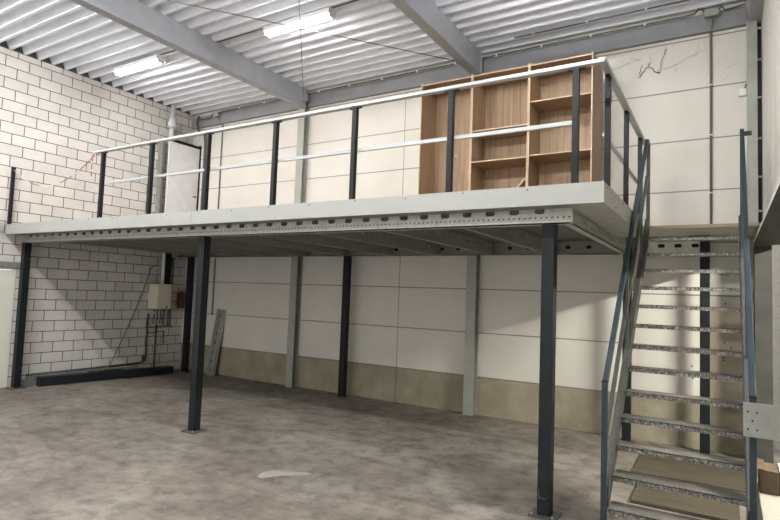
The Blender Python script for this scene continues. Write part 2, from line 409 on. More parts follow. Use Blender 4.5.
# corrugated roof sheet, ribs parallel to the back wall
prof = []; y = -13.1; per = 0.2445; ph = -3.994 - 0.02
k0 = math.floor((YF-ph)/per)
k = k0
while True:
    y0 = ph + k*per
    if y0 > 0.15: break
    prof += [(y0-0.015, 6.05), (y0+0.015, 6.05), (y0+0.062, 6.165), (y0+0.085, 6.185), (y0+per-0.085, 6.185), (y0+per-0.062, 6.165)]
    k += 1
mb = MB(); va = [mb.bm.verts.new((-5.1, a, b)) for a, b in prof]; vb = [mb.bm.verts.new((6.9, a, b)) for a, b in prof]
for i in range(len(prof)-1): mb.bm.faces.new((va[i], vb[i], vb[i+1], va[i+1]))
ceil_ = mb.link('ceiling', MT['roof'], recalc=False)
md = ceil_.modifiers.new('solid', 'SOLIDIFY'); md.thickness = 0.012; md.offset = -1
struct(ceil_, 'light grey corrugated steel roof sheets', 'ceiling')
struct(MB().box(-5.08, WX-0.012, YF, 0.0, 6.03, 6.2).link('trim_5', MT['filler']), 'dark strip added between block wall and roof to stop light leaking in', 'trim')  # added to shut out sky light and darken the rib gaps
struct(MB().box(-5.1, 6.9, YF, 0.3, 6.2, 6.3).link('roof_deck', MT['filler']), 'roof over the sheets', 'roof')

def hsec(cx, w_, d_, y0, tf=0.014, tw=0.012):
    """H outline in x,y with flanges facing -y and +y"""
    return [(cx-w_/2,y0),(cx+w_/2,y0),(cx+w_/2,y0+tf),(cx+tw/2,y0+tf),(cx+tw/2,y0+d_-tf),(cx+w_/2,y0+d_-tf),(cx+w_/2,y0+d_),
            (cx-w_/2,y0+d_),(cx-w_/2,y0+d_-tf),(cx-tw/2,y0+d_-tf),(cx-tw/2,y0+tf),(cx-w_/2,y0+tf)]
for cx, lab in ((-1.375, 'grey steel column on back wall behind the middle of the deck'), (2.465, 'grey steel column on back wall below the bookcases')):
    struct(MB().prism(hsec(cx, 0.17, 0.158, -0.16), 'z', 0.0, 6.0).link('steel_column', MT['colgrey']), lab, 'column')
struct(MB().box(6.29, 6.405, -0.15, 0.0, 0.0, 5.70).link('steel_column', MT['colgrey'], bevel=0.004), 'grey steel column in the corner beside the stair', 'column')
def girder(cx, zb, w_, yend, lab):
    pts = [(cx-w_/2,zb),(cx+w_/2,zb),(cx+w_/2,zb+0.014),(cx+w_*0.40,zb+0.02),(cx+w_*0.40,6.045),(cx-w_*0.40,6.045),(cx-w_*0.40,zb+0.02),(cx-w_/2,zb+0.014)]
    struct(MB().prism(pts, 'y', YF, yend).link('roof_beam', MT['girder']), lab, 'roof beam')
girder(-1.335, 5.66, 0.165, -0.165, 'grey roof beam over the middle of the deck')
girder(2.46, 5.66, 0.165, -0.165, 'grey roof beam ending above the bookcases')
girder(6.40, 5.69, 0.18, -0.02, 'grey roof beam along the right wall')
for x0, x1, lb in ((WX, -1.465, 'grey steel edge beam on top of the back wall next to the block wall'), (-1.285, 2.375, 'grey steel edge beam on top of the back wall over the middle of the deck'), (2.555, 6.285, 'grey steel edge beam on top of the back wall above bookcases and landing')):
    struct(MB().box(x0, x1, -0.075, -0.001, 5.70, 5.955).link('edge_beam', MT['edgebeam']), lb, 'beam')

# =================================================================== ceiling lights
def light(loc, label, tm='tube', hw=0.10, dz=0.0):
    x, y, z = loc
    t = thing('ceiling_light', (x, y, z), label, 'ceiling light', 'fluorescent ceiling lights')
    MB().prism([(y-hw,z-0.04),(y+hw,z-0.04),(y+hw*0.8,z+0.04),(y-hw*0.8,z+0.04)], 'x', x-0.65, x+0.65).link('housing', MT['white'], t)
    for s_ in (-1, 1):
        MB().tube([(x-0.625, y+s_*0.04, z-0.058), (x+0.625, y+s_*0.04, z-0.058)], 0.017, 10).link('tube', MT[tm], t)
        MB().box(x+s_*0.637-0.012, x+s_*0.637+0.012, y-0.064, y+0.064, z-0.085, z-0.035).link('end_cap', MT['white'], t)
        MB().box(x+s_*0.4-0.015, x+s_*0.4+0.015, y-0.02, y+0.02, z+0.03, 6.055).link('bracket', MT['galv_dark'], t)
    return t
L0 = light((-3.24, -2.60, 5.985), 'lit double tube ceiling light nearer the block wall')
dup(L0, (0.51, -2.47, 5.985), 'lit double tube ceiling light crossed by thin tie rods')
light((4.2, -2.6, 5.80), 'unseen double tube fill light added above the bookcases and stair', 'tube_fill', 0.03)  # unseen, hung low and left open to brighten the roof ribs
H0 = light((-3.2, -6.45, 5.985), 'double tube ceiling light over the open hall by the block wall', 'tube_hall')
for x_, y_, lb in ((0.5, -7.05, 'double tube ceiling light over the middle of the open hall'), (4.2, -7.05, 'double tube ceiling light over the foot of the stair')):
    dup(H0, (x_, y_, 5.985), lb)

# thin wind-bracing rods between the two roof beams
for p, q, lb in (((-1.255, -5.10, 5.80), (2.385, -0.35, 5.80), 'thin dark tie rod running under the roof to the beam above the bookcases'),
                 ((2.385, -4.70, 5.825), (-1.255, -0.25, 5.825), 'thin grey tie rod passing in front of the ceiling light')):
    t = tag(MB().tube([p, q], 0.008, 6).link('tie_rod', MT['conduit']), lb, 'tie rod')
    e = q if q[0] < 0 else p
    MB().box(e[0]-0.005, e[0]+0.075, e[1]-0.05, e[1]+0.05, e[2]-0.07, e[2]+0.07).link('end_bracket', MT['girder'], t)

# =================================================================== mezzanine
DT = 2.90
mz = thing('mezzanine_platform', (0, -2, 0), 'grey steel mezzanine deck on dark posts with a light grey fascia', 'mezzanine')
def post(x, y, top, w_=0.115, pl=0.24, mat='anthracite', d_=0.115):
    p = MB().box(x-w_/2, x+w_/2, y-d_/2, y+d_/2, 0.012, top).link('post', MT[mat], mz, bevel=0.006)
    MB().box(x-pl/2, x+pl/2, max(y-pl/2, -9), min(y+pl/2, -0.005), 0.0, 0.014).link('base_plate', MT['plate_dark'], p)
    for sx in (-1, 1):
        MB().tube([(x+sx*pl*0.38, y-pl*0.38, 0.012), (x+sx*pl*0.38, y-pl*0.38, 0.034)], 0.011, 6).link('anchor_bolt', MT['galv_dark'], p)
    return p
FY = -3.556
post(-4.75, FY, 2.60); post(0.0, FY, 2.60)
pr = post(4.668, FY, 2.60)
mk = MB().box(4.625, 4.629, FY-0.0595, FY-0.0565, 0.16, 0.23).box(4.625, 4.685, FY-0.0595, FY-0.0565, 0.157, 0.161)
mk.link('chalk_mark', MT['chalk'], pr)
post(-4.36, -0.27, 2.60); post(0.0, -0.238, 2.60, pl=0.2)
post(4.87, -0.275, 2.80, pl=0.2, d_=0.07); pl2 = post(5.81, -0.235, 2.80, pl=0.2, d_=0.07)
MB().prism([(5.62,-0.33),(5.87,-0.33),(5.87,-0.16),(5.75,-0.16)], 'z', 2.80, 2.826).link('cap_plate', MT['anthracite'], pl2)

# front beam: punched channel, lower lip towards the hall
def channel(y, x0, x1, z0, z1, lip, mat, name, ovals, oz, hl=0.042, hh=0.024, web=0.006):
    m_ = MB(); holes = [(u, oz-z0, hl, hh) for u in ovals]
    m_.plate((x0, y, z0), (1,0,0), (0,0,1), (0,1,0), x1-x0, z1-z0, web, holes)
    a, b = sorted((y, y+lip)); m_.box(x0, x1, a, b, z0, z0+0.012).box(x0, x1, a, b, z1-0.008, z1)
    c = y+lip; s_ = 0.012 if lip < 0 else -0.012
    a, b = sorted((c, c+s_)); m_.box(x0, x1, a, b, z0, z0+0.028)
    return m_.link(name, mat, mz)
ov = [0.12+0.245*i for i in range(40)]
channel(-3.50, WX+0.005, 4.855, 2.600, 2.800, -0.085, MT['front_beam'], 'front_beam', [u for u in ov if u < 9.6], 2.735, 0.05, 0.027)
channel(-0.185, WX+0.005, 4.80, 2.605, 2.800, -0.075, MT['joist'], 'back_beam', [0.2+0.3*i for i in range(31)], 2.715, 0.04, 0.026)
channel(-0.20, 4.94, 5.75, 2.605, 2.815, -0.06, MT['galv_lit'], 'landing_beam', [0.14+0.205*i for i in range(4)], 2.715, 0.046, 0.026)
for a_, b_ in ((WX+0.005, -1.47), (-1.28, 2.37), (2.56, 4.78)):  # dark sheets added behind the beam ovals to stand in for shade
    MB().box(a_, b_, -0.150, -0.145, 2.606, 2.80).link('oval_shade', MT['anthracite'], mz)
MB().box(4.95, 5.74, -0.165, -0.160, 2.606, 2.814).link('oval_shade', MT['anthracite'], mz)
def joist(x, name='joist', mat='joist', y0=-3.49, y1=-0.19, side=1):
    m_ = MB(); hs = [(0.35+0.115*i, 0.115, 0.026, 0.03) for i in range(12)] + [(1.95+0.3*i, 0.115, 0.03, 0.03) for i in range(4)]
    m_.plate((x, y0, 2.603), (0,1,0), (0,0,1), (1,0,0), y1-y0, 0.195, 0.004, hs)
    a, b = sorted((x, x-side*0.065))
    m_.box(a, b, y0, y1, 2.603, 2.609).box(a, b, y0, y1, 2.792, 2.798)
    o = m_.link(name, MT[mat], mz)
    c = x-side*0.065; a, b = sorted((c, c+side*0.006)); MB().box(a, b, y0, y1, 2.6095, 2.624).link('lip', MT['galv'], o)
    return o
for i in range(1, 10):
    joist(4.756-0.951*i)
# edge channel on the stair side
m_ = MB(); m_.plate((4.858, -3.50, 2.600), (0,1,0), (0,0,1), (-1,0,0), 3.3, 0.20, 0.006, [(0.25+0.3*i, 0.10, 0.008, 0.028) for i in range(11)])
m_.box(4.775, 4.858, -3.50, -0.2, 2.600, 2.612).box(4.775, 4.783, -3.50, -0.2, 2.600, 2.63)
m_.link('side_beam', MT['galv'], mz)
# deck board, soffit of the overhang, landing
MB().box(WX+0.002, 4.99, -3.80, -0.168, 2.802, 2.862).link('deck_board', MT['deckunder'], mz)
MB().box(WX+0.002, 5.15, -3.84, -0.168, 2.864, 2.895).link('deck_top', MT['boardedge'], mz)
for a_, b_ in ((WX+0.002, -1.465), (-1.285, 2.375), (2.555, 4.99)):
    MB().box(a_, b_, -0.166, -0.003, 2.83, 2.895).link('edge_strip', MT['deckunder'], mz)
MB().box(4.865, 5.17, -3.84, -1.17, 2.735, 2.75).link('soffit', MT['soffit'], mz)
MB().box(WX+0.002, 4.865, -3.84, -3.62, 2.735, 2.75).link('soffit', MT['galv_dark'], mz)
ld = MB().box(4.995, 6.284, -1.165, -0.003, 2.834, 2.872).box(6.284, 6.43, -1.165, -0.17, 2.834, 2.872)
lo = ld.link('landing_board', [MT['landing'], MT['boardedge']], mz)
for p_ in lo.data.polygons:
    if p_.normal.z > -0.5: p_.material_index = 1
# fascia: front in two lengths, side, with small screws
for x0, x1 in ((WX+0.004, 0.083), (0.087, 5.19)):
    fo = MB().box(x0, x1, -3.87, -3.845, 2.725, 2.902).box(x0, x1, -3.845, -3.80, 2.896, 2.902).link('front_fascia', MT['fascia'], mz)
    n_ = int((x1-x0)/0.62)
    for i in range(n_+1):
        xx = x0+0.12+i*0.62
        if xx < x1-0.03: MB().tube([(xx, -3.874, 2.882-0.012*(i % 2)), (xx, -3.868, 2.882-0.012*(i % 2))], 0.007, 6).link('fixing_screw', MT['hole'], fo)
sf = MB().box(5.168, 5.19, -3.8445, -1.40, 2.725, 2.902).link('side_fascia', MT['soffit'], mz)
for yy, zz in ((-3.72, 2.875), (-3.3, 2.77), (-2.9, 2.87), (-2.75, 2.77), (-2.3, 2.86)): MB().tube([(5.189, yy, zz), (5.194, yy, zz)], 0.008, 6).link('fixing_screw', MT['hole'], sf)

# =================================================================== guard rails on the deck
PX = [4.945, 3.762, 2.617, 1.466, 0.283, -0.888, -2.075]
gr = thing('guard_railing', (1.4, -3.83, DT), 'long white topped guard rail with dark posts along the front deck edge', 'railing')
RY = -3.825
for x in PX:
    p = MB().box(x-0.027, x+0.027, RY-0.027, RY+0.027, DT+0.004, 3.918).link('rail_post', MT['anthracite'], gr, bevel=0.003)
    MB().box(x-0.075, x+0.075, RY-0.018, RY+0.018, 3.905, 3.92).link('rail_bracket', MT['anthracite'], p)
MB().prism([(RY-0.033,3.925),(RY-0.022,3.918),(RY+0.022,3.918),(RY+0.033,3.925),(RY+0.033,3.948),(RY+0.022,3.958),(RY-0.022,3.958),(RY-0.033,3.948)], 'x', -2.34, 5.175).link('top_rail', MT['rail'], gr)
MB().prism([(RY+0.028,3.435),(RY+0.062,3.435),(RY+0.062,3.47),(RY+0.028,3.47)], 'x', -2.0, 4.945).link('mid_rail', MT['rail'], gr)
sr = thing('guard_railing', (5.14, -2.3, DT), 'short guard rail with dark posts on deck side beside the stair', 'railing')
for y in (-3.43, -2.345, -1.25):
    p = MB().box(5.112, 5.16, y-0.024, y+0.024, DT+0.004, 3.955).link('rail_post', MT['anthracite'], sr, bevel=0.003)
    MB().box(5.118, 5.155, y-0.06, y+0.06, 3.945, 3.957).link('rail_bracket', MT['anthracite'], p)
MB().prism([(5.115,3.957),(5.178,3.957),(5.178,3.995),(5.115,3.995)], 'y', -3.79, -0.96).link('top_rail', MT['rail'], sr, bevel=0.006)
MB().prism([(5.09,3.405),(5.112,3.405),(5.112,3.44),(5.09,3.44)], 'y', -3.43, -1.2).link('mid_rail', MT['rail'], sr)
lp = thing('railing_post', (-4.853, RY, DT), 'single dark railing post at the block wall end of the deck', 'railing post')
MB().box(-4.880, -4.828, RY-0.026, RY+0.026, DT+0.004, 3.93).link('shaft', MT['anthracite'], lp, bevel=0.003)
MB().box(-4.88, -4.828, RY-0.03, RY+0.03, 3.925, 3.935).link('cap', MT['anthracite'], lp)
# red and white barrier chain across the loading gap
def catenary(p, q, sag, n):
    p, q = Vector(p), Vector(q)
    return [p.lerp(q, i/n) - Vector((0,0,sag*4*(i/n)*(1-i/n))) for i in range(n+1)]
pts = catenary((-4.82, RY, 3.88), (-2.20, RY-0.05, 3.90), 0.385, 60)
mi = [0 if 0.22 < (i/60) < 0.36 or 0.60 < (i/60) < 0.97 and (i // 5) % 3 else 1 for i in range(60)]
ch = MB()
for i in range(60):
    a, b = pts[i], pts[i+1]; d = (b-a)
    ch.tube([a - d*0.15, a + d*0.5, b + d*0.15], [0.005, 0.0085, 0.005] if i % 2 else [0.0085, 0.0045, 0.0085], 6, mi=[mi[i]]*2)
tail = [Vector((-2.29, RY-0.05, 3.86 - 0.0165*i)) for i in range(22)]
for i in range(21):
    ch.tube([tail[i], tail[i+1]], 0.009 if i % 2 else 0.006, 6, mi=[0 if i % 7 < 5 else 1])
ch.tube([(-2.20, RY-0.05, 3.90), (-2.25, RY-0.05, 3.89), (-2.29, RY-0.05, 3.86)], 0.007, 6, mi=[0, 0])
tag(ch.link('barrier_chain', [MT['redw'], MT['chainw']]), 'red and white plastic chain hanging across the gap in the railing', 'chain')

# =================================================================== stair
st = thing('staircase', (5.7, -2.6, 0), 'steel stair with perforated treads and blue grey handrails up to the deck', 'staircase')
XL, XR = 5.245, 6.168; SY0, SZ0, G, R_ = -1.373, 2.700, 0.2102, 0.2012
for i in range(14):
    yy, zz = SY0-i*G, SZ0-i*R_
    if zz < 0.2: break
    t_ = MB().box(XL, XR, yy+0.004, yy+0.228, zz-0.028, zz).link('tread', MT['tread'], st)
    MB().box(XL, XR, yy-0.004, yy+0.006, zz-0.036, zz+0.004).box(XL, XR, yy-0.004, yy+0.03, zz, zz+0.004).link('nosing', MT['nosing'], t_)
sl = R_/G; dirv = Vector((0, -G, -R_)).normalized()
def stringer(x0, x1, flip, mat):
    m_ = MB()
    # plate: from above the first tread to the floor, cut flat at the floor
    yt, zt = SY0+0.18, SZ0+0.17
    offs_t, offs_b = 0.085, -0.125          # vertical offsets of upper and lower edge from the nosing line
    def zl(y, o_): return SZ0 + (y-SY0)*sl + o_
    ye = -3.825
    pts = [(yt, zl(yt, offs_t)), (ye, zl(ye, offs_t)), (ye, zl(ye, offs_b)), (yt, zl(yt, offs_b))]
    m_.prism(pts, 'x', x0, x1)
    fx0, fx1 = (x1-0.001, x1+0.0) if flip else (x0, x0)
    # outward flanges of the channel
    ox = -0.038 if not flip else 0.038
    for o_ in (offs_t, offs_b):
        a = (x0 if not flip else x1)
        yb = ye
        m_.bar((a+ox/2, yt, zl(yt, o_)), (a+ox/2, yb+0.02, zl(yb+0.02, o_)), 0.038, 0.008, up=(0,-dirv.z,dirv.y))
    return m_.link('stringer', MT[mat], st)
stringer(XL-0.012, XL-0.002, False, 'strut'); stringer(XR+0.002, XR+0.010, True, 'strut')
def handrail(x, outer, ytop, ztop, wtop=True):
    h = MB()
    yb, zb = -3.86, 1.265
    h.bar((x, ytop, ztop), (x, yb, zb), 0.042, 0.042)
    o_ = h.link('handrail', MT['blue'], st, bevel=0.004)
    MB().box(x-0.022, x+0.022, yb-0.036, yb+0.008, 0.001, zb+0.01).link('newel_post', MT['blue'], st, bevel=0.004)
    MB().box(x-0.024, x+0.024, yb-0.038, yb+0.010, zb+0.004, zb+0.012).link('joint_collar', MT['anthracite'], st)
    return o_
ytop, ztop = -1.24, 3.93
hl_ = handrail(5.216, -1, ytop, ztop)
MB().box(5.195, 5.235, -1.12, -1.08, 2.874, 3.93).link('newel_post', MT['strut'], st, bevel=0.003)
MB().box(5.192, 5.238, -1.26, -1.06, 3.91, 3.945).link('rail_end', MT['rail'], hl_, bevel=0.004)
# lower knee rail and its short uprights on the near side of the deck
s2 = (ztop-1.265)/(ytop+3.86)
for dz_, mt_ in ((-0.46, 'strut'),):
    MB().bar((5.218, ytop, ztop+dz_), (5.218, -3.86, 1.265+dz_), 0.03, 0.042).link('knee_rail', MT[mt_], st)
for yy in (-1.75, -2.75):
    zz = ztop+(yy-ytop)*s2
    MB().box(5.205, 5.228, yy-0.02, yy+0.02, zz-1.0, zz-0.01).link('baluster', MT['strut'], st)
XH = 6.2055
hr_ = handrail(XH, 1, ytop, ztop)
kn = MB().bar((XH+0.0, ytop, ztop-0.46), (XH, -3.86, 1.265-0.46), 0.02, 0.04).link('knee_rail', MT['strut'], st)
for yy in (-1.75, -2.75):
    zz = ztop+(yy-ytop)*s2
    MB().box(XH-0.015, XH+0.015, yy-0.02, yy+0.02, zz-1.0, zz-0.01).link('baluster', MT['strut'], st)
MB().box(XH-0.02, XH+0.02, -1.25, -1.21, 2.62, 3.95).link('newel_post', MT['blue'], st, bevel=0.003)
MB().box(6.22, 6.30, -1.235, -1.215, 3.87, 3.92).link('wall_bracket', MT['cable'], st)
# flat plate that ties the right newel to the wall
pp = MB().box(6.147, 6.529, -3.913, -3.905, 1.0, 1.237)
plate_ = pp.link('fixing_plate', MT['plate'], st)
for hx, hz in ((6.175, 1.174), (6.229, 1.171), (6.202, 1.112), (6.175, 1.053), (6.229, 1.052)):
    MB().tube([(hx, -3.9165, hz), (hx, -3.912, hz)], 0.0068, 8).link('plate_hole_disc', MT['hole'], plate_)  # dark discs set on the plate in place of open holes

# lamp hanging in the neighbouring hall: shines through the open gate onto the panels behind the stair
lm = thing('hanging_light', (9.0, -2.85, 3.47), 'tube lamp hanging in the next hall beyond the open gate', 'hanging lamp')
MB().box(8.94, 9.06, -3.57, -2.13, 3.49, 3.53).link('housing', MT['white'], lm)
MB().tube([(9.0, -3.55, 3.46), (9.0, -2.15, 3.46)], 0.02, 10).link('tube', MT['tube2'], lm)
for yy in (-3.3, -2.4): MB().tube([(9.0, yy, 3.53), (9.0, yy, 6.0)], 0.006, 6).link('hanger', MT['galv'], lm)

# =================================================================== bookcases on the deck
def two_tone(m_, name, parent):
    o = m_.link(name, [MT['wood'], MT['edge']], parent)
    for p_ in o.data.polygons:
        if p_.normal.y < -0.9: p_.material_index = 1
    return o
BZ = 2.897; TZ = 5.352; YF_, YB_ = -0.91, -0.20
def bookcase(x0, x1, shelves, label, extra=None):
    t = thing('bookcase', ((x0+x1)/2, -0.6, BZ), label, 'bookcase', 'oak bookcases on the deck')
    for a, b in ((x0, x0+0.017), (x1-0.017, x1)):
        two_tone(MB().box(a, b, YF_, YB_, BZ, TZ), 'side_panel', t)
    MB().box(x0+0.018, x1-0.018, -0.385, -0.37, BZ, TZ-0.03).link('back_panel', MT['wood'], t)
    two_tone(MB().box(x0+0.018, x1-0.018, YF_+0.004, -0.37, TZ-0.042, TZ-0.024), 'top_panel', t)
    two_tone(MB().box(x0+0.018, x1-0.018, YF_+0.004, -0.386, BZ+0.06, BZ+0.082), 'bottom_panel', t)
    for z in shelves:
        two_tone(MB().box(x0+0.018, x1-0.018, YF_+0.006, -0.386, z-0.009, z+0.009), 'shelf', t)
    return t
b1 = bookcase(1.818, 2.708, [], 'tall oak bookcase without shelves, next to bare back wall')
pk = MB()
pk.tube([(2.16, -0.385, 4.30), (2.16, -0.40, 4.30)], 0.018, 10).tube([(2.23, -0.385, 4.24), (2.23, -0.40, 4.24)], 0.009, 8)
pk.link('shelf_peg', MT['white'], b1)
bookcase(2.711, 3.601, [4.45, 3.97], 'middle tall oak bookcase with two shelves and a loose board inside')
bookcase(3.604, 4.492, [4.775, 3.985], 'tall oak bookcase nearest the stair, with a high and a low shelf')
bd = MB().prism([(3.28, 3.42), (3.30, 3.40), (3.555, 3.675), (3.54, 3.695)], 'y', -0.80, -0.60)
tag(bd.link('loose_board', [MT['edge']]), 'short loose oak board leaning inside the middle bookcase', 'board')

# =================================================================== white leaf leaning by the block wall on the deck
dl = thing('door_leaf', (-4.62, -0.45, DT), 'white door leaf with dark frame standing on the deck by the block wall', 'door leaf')
MB().box(-4.62, -4.58, -0.86, -0.04, DT, 5.17).link('leaf_panel', MT['leaf'], dl)
MB().box(-4.625, -4.565, -0.035, 0.0-0.004, DT, 5.26).link('frame_post', MT['anthracite'], dl)
MB().box(-4.625, -4.565, -0.86, -0.004, 5.175, 5.23).link('frame_head', MT['anthracite'], dl)
MB().box(-4.86, -4.73, -0.93, -0.865, DT, 5.22).link('frame_post', MT['galv_dark'], dl)
hd = MB().tube([(-4.575, -0.12, 4.02), (-4.53, -0.12, 4.02)], 0.018, 8).box(-4.54, -4.525, -0.20, -0.10, 4.005, 4.03); hd.link('handle', MT['pipe_dark'], dl)

# =================================================================== boiler corner on the block wall
bo = thing('wall_boiler', (-4.72, -0.76, 1.41), 'cream boiler on the block wall under the deck', 'boiler')
MB().box(WX, -4.55, -0.945, -0.59, 1.41, 1.96).link('casing', MT['boiler'], bo, bevel=0.01)
MB().box(-4.552, -4.545, -0.72, -0.685, 1.43, 1.475).link('control_panel', MT['hole'], bo)
for yy in (-0.87, -0.78, -0.70, -0.64):
    MB().tube([(-4.74, yy, 1.41), (-4.74, yy, 1.20-0.05*math.sin(yy*40)), (-4.80, yy+0.02, 1.08)], 0.013, 8).link('supply_pipe', MT['pipe_dark'], bo)
for yy in (-0.86, -0.66):
    MB().tube([(-4.74, yy, 1.34), (-4.74, yy, 1.30)], 0.026, 8).link('valve', MT['galv'], bo)
fl = thing('flue_pipe', (-4.73, -0.72, 1.96), 'light metal flue pipe rising from the boiler through the deck to the roof', 'flue')
MB().tube([(-4.70, -0.74, 1.962), (-4.70, -0.74, 2.795)], 0.036, 14).link('lower_flue', MT['white'], fl)
MB().tube([(-4.73, -0.72, 2.902), (-4.73, -0.72, 6.045)], 0.05, 14).link('upper_flue', MT['pipe'], fl)
MB().lathe([(0.05, 0), (0.095, 0.03), (0.095, 0.10), (0.05, 0.30)], (-4.73, -0.72, 5.50)).link('storm_collar', MT['pipe'], fl)
tag(MB().box(-4.85, -4.75, -0.60, -0.50, 1.964, 2.797).link('duct', MT['anthracite'], bevel=0.004), 'dark square duct beside the flue above the boiler', 'duct')
tag(MB().box(-4.86, -4.80, -0.66, -0.52, 5.30, 5.52).box(-4.85,-4.82,-0.62,-0.56,5.05,5.30).link('vent_box', MT['girder']), 'small grey vent box on the block wall beside the flue', 'vent')
ex = thing('fire_extinguisher', (-4.80, -0.13, 1.42), 'dark red fire extinguisher hung in the corner right of the boiler', 'fire extinguisher')
MB().lathe([(0.06, 0), (0.075, 0.01), (0.075, 0.30), (0.05, 0.35), (0.025, 0.36)], (-4.80, -0.14, 1.42)).link('cylinder', MT['red'], ex)
MB().lathe([(0.025, 0), (0.03, 0.02), (0.03, 0.04)], (-4.80, -0.14, 1.78)).link('valve', MT['pipe_dark'], ex)
MB().box(WX, -4.86, -0.19, -0.09, 1.50, 1.74).box(-4.862,-4.81,-0.145,-0.135,1.60,1.63).link('wall_bracket', MT['pipe_dark'], ex)
tag(MB().tube([(-4.858, -0.71, 1.05), (-4.858, -0.71, 0.02)], 0.022, 10).link('standpipe', MT['rust']), 'rusty brown pipe down the block wall below the boiler', 'pipe')
tag(MB().tube([(-4.858, -0.93, 1.30), (-4.858, -0.93, 0.27), (-4.858, -1.06, 0.23), (-4.858, -3.35, 0.20)], 0.02, 8).link('water_pipe', MT['pipe_dark']), 'dark pipe running low along the block wall behind the steel tubes', 'pipe')
tag(MB().tube([(-4.862, -0.52, 1.40), (-4.862, -0.52, 1.02)], 0.012, 8).tube([(-4.862, -0.88, 1.00), (-4.862, -0.3, 1.01)], 0.012, 8).tube([(-4.862, -0.42, 2.59), (-4.862, -0.42, 1.02)], 0.014, 8).tube([(-4.862, -0.36, 2.59), (-4.862, -0.36, 1.02)], 0.014, 8).link('heating_pipes', MT['conduit']), 'thin grey pipes on the wall between boiler and extinguisher', 'pipes')
tag(MB().tube([(-4.80, -0.95, 0.88), (-4.80, -0.55, 0.90)], 0.008, 6).tube([(-4.80, -0.56, 0.90), (-4.79, -0.555, 0.62)], 0.014, 6).tube([(WX, -0.9, 0.88), (-4.80, -0.9, 0.88)], 0.008, 6).link('gauge_arm', MT['hole']), 'small black hose hanging under the boiler', 'hose')
tag(MB().box(-4.837, -4.795, -1.04, -0.965, 0.26, 0.39).link('junction_box', MT['rust'], bevel=0.006), 'small brown box low on the wall at the pipe bend', 'junction box')
pts = [(-4.60, -2.05, 0.185), (-4.76, -1.80, 0.26), (-4.83, -1.40, 1.05), (-4.85, -1.12, 1.72), (-4.862, -0.97, 2.18), (-4.862, -0.92, 2.32), (-4.862, -0.84, 2.37), (-4.862, -0.74, 2.37)]
tag(MB().tube(pts, 0.011, 8).link('slack_cable', MT['conduit']), 'dark cable slanting down the block wall from above the boiler', 'cable')
loop = [(-4.62+0.05*math.cos(t*0.5)*1.0, -2.1+0.34*math.sin(t*0.5)+t*0.012, 0.235+0.006*math.sin(t*1.7)) for t in range(26)]
# lengths of steel on the floor by the wall
be = thing('steel_beam', (-4.46, -1.9, 0), 'black steel section lying on the floor along the block wall', 'steel beam')
MB().bar((-4.70, -3.20, 0.083), (-4.41, -0.58, 0.083), 0.16, 0.16).link('profile', MT['anthracite'], be, bevel=0.005)
MB().bar((-4.7018, -3.2065, 0.083), (-4.7011, -3.2005, 0.083), 0.18, 0.163).link('end_plate', MT['anthracite'], be)
for (xx, zz, y0, y1, lb) in ((-4.845, 0.022, -3.42, -1.3, 'pale steel tube on the floor under the stack at the block wall'), (-4.845, 0.066, -3.40, -1.2, 'pale steel tube second from the floor in the stack at the block wall'),
                             (-4.845, 0.110, -3.42, -1.25, 'pale steel tube second from the top of the stack at the block wall'), (-4.845, 0.154, -3.36, -1.1, 'dull steel tube on top of the stack at the block wall')):
    tag(MB().prism([(xx-0.021,zz-0.021),(xx+0.021,zz-0.021),(xx+0.021,zz+0.021),(xx-0.021,zz+0.021)], 'y', y0, y1).link('steel_tube', MT['galv_dark'], bevel=0.004), lb, 'steel tube', 'steel tubes by the block wall')
tag(MB().tube([(x, y, z-0.06) for x, y, z in loop], 0.009, 6).link('coiled_cable', MT['cable']), 'black cable coiled on top of the black steel section', 'cable')

# punched channel leaning against the back wall
lc = thing('leaning_channel', (-3.62, -0.2, 0), 'galvanised channel with oval slots leaning on the back wall', 'steel channel')
U = Vector((0.105, 0.135, 1.452)); Ln = U.length; U.normalize(); Wd = Vector((1, 0, -U.x/U.z)).normalized(); N = U.cross(Wd).normalized()
O = Vector((-3.735, -0.19, 0.004))
nn = N if N.y < 0 else -N
m_ = MB(); m_.plate(O, U, Wd, nn, Ln, 0.205, 0.004, [(0.12+0.2*i, 0.085, 0.036, 0.020) for i in range(7)]); m_.link('web', MT['galv_dark'], lc)
for v0, dd, mt_ in ((0.004, -0.03, 'galv'), (0.201, -0.03, 'galv'), (0.0, 0.012, 'rail'), (0.165, 0.014, 'rail')):
    a = O + Wd*v0 + nn*dd
    MB().bar(a, a+U*Ln, 0.010, 0.06 if dd < 0 else 0.024, up=nn).link('flange', MT[mt_], lc)
a = O + Wd*0.1 - nn*0.062
MB().bar(a, a+U*Ln, 0.19, 0.003, up=nn).link('slot_shade', MT['anthracite'], lc)  # dark plate added so the slots look shaded

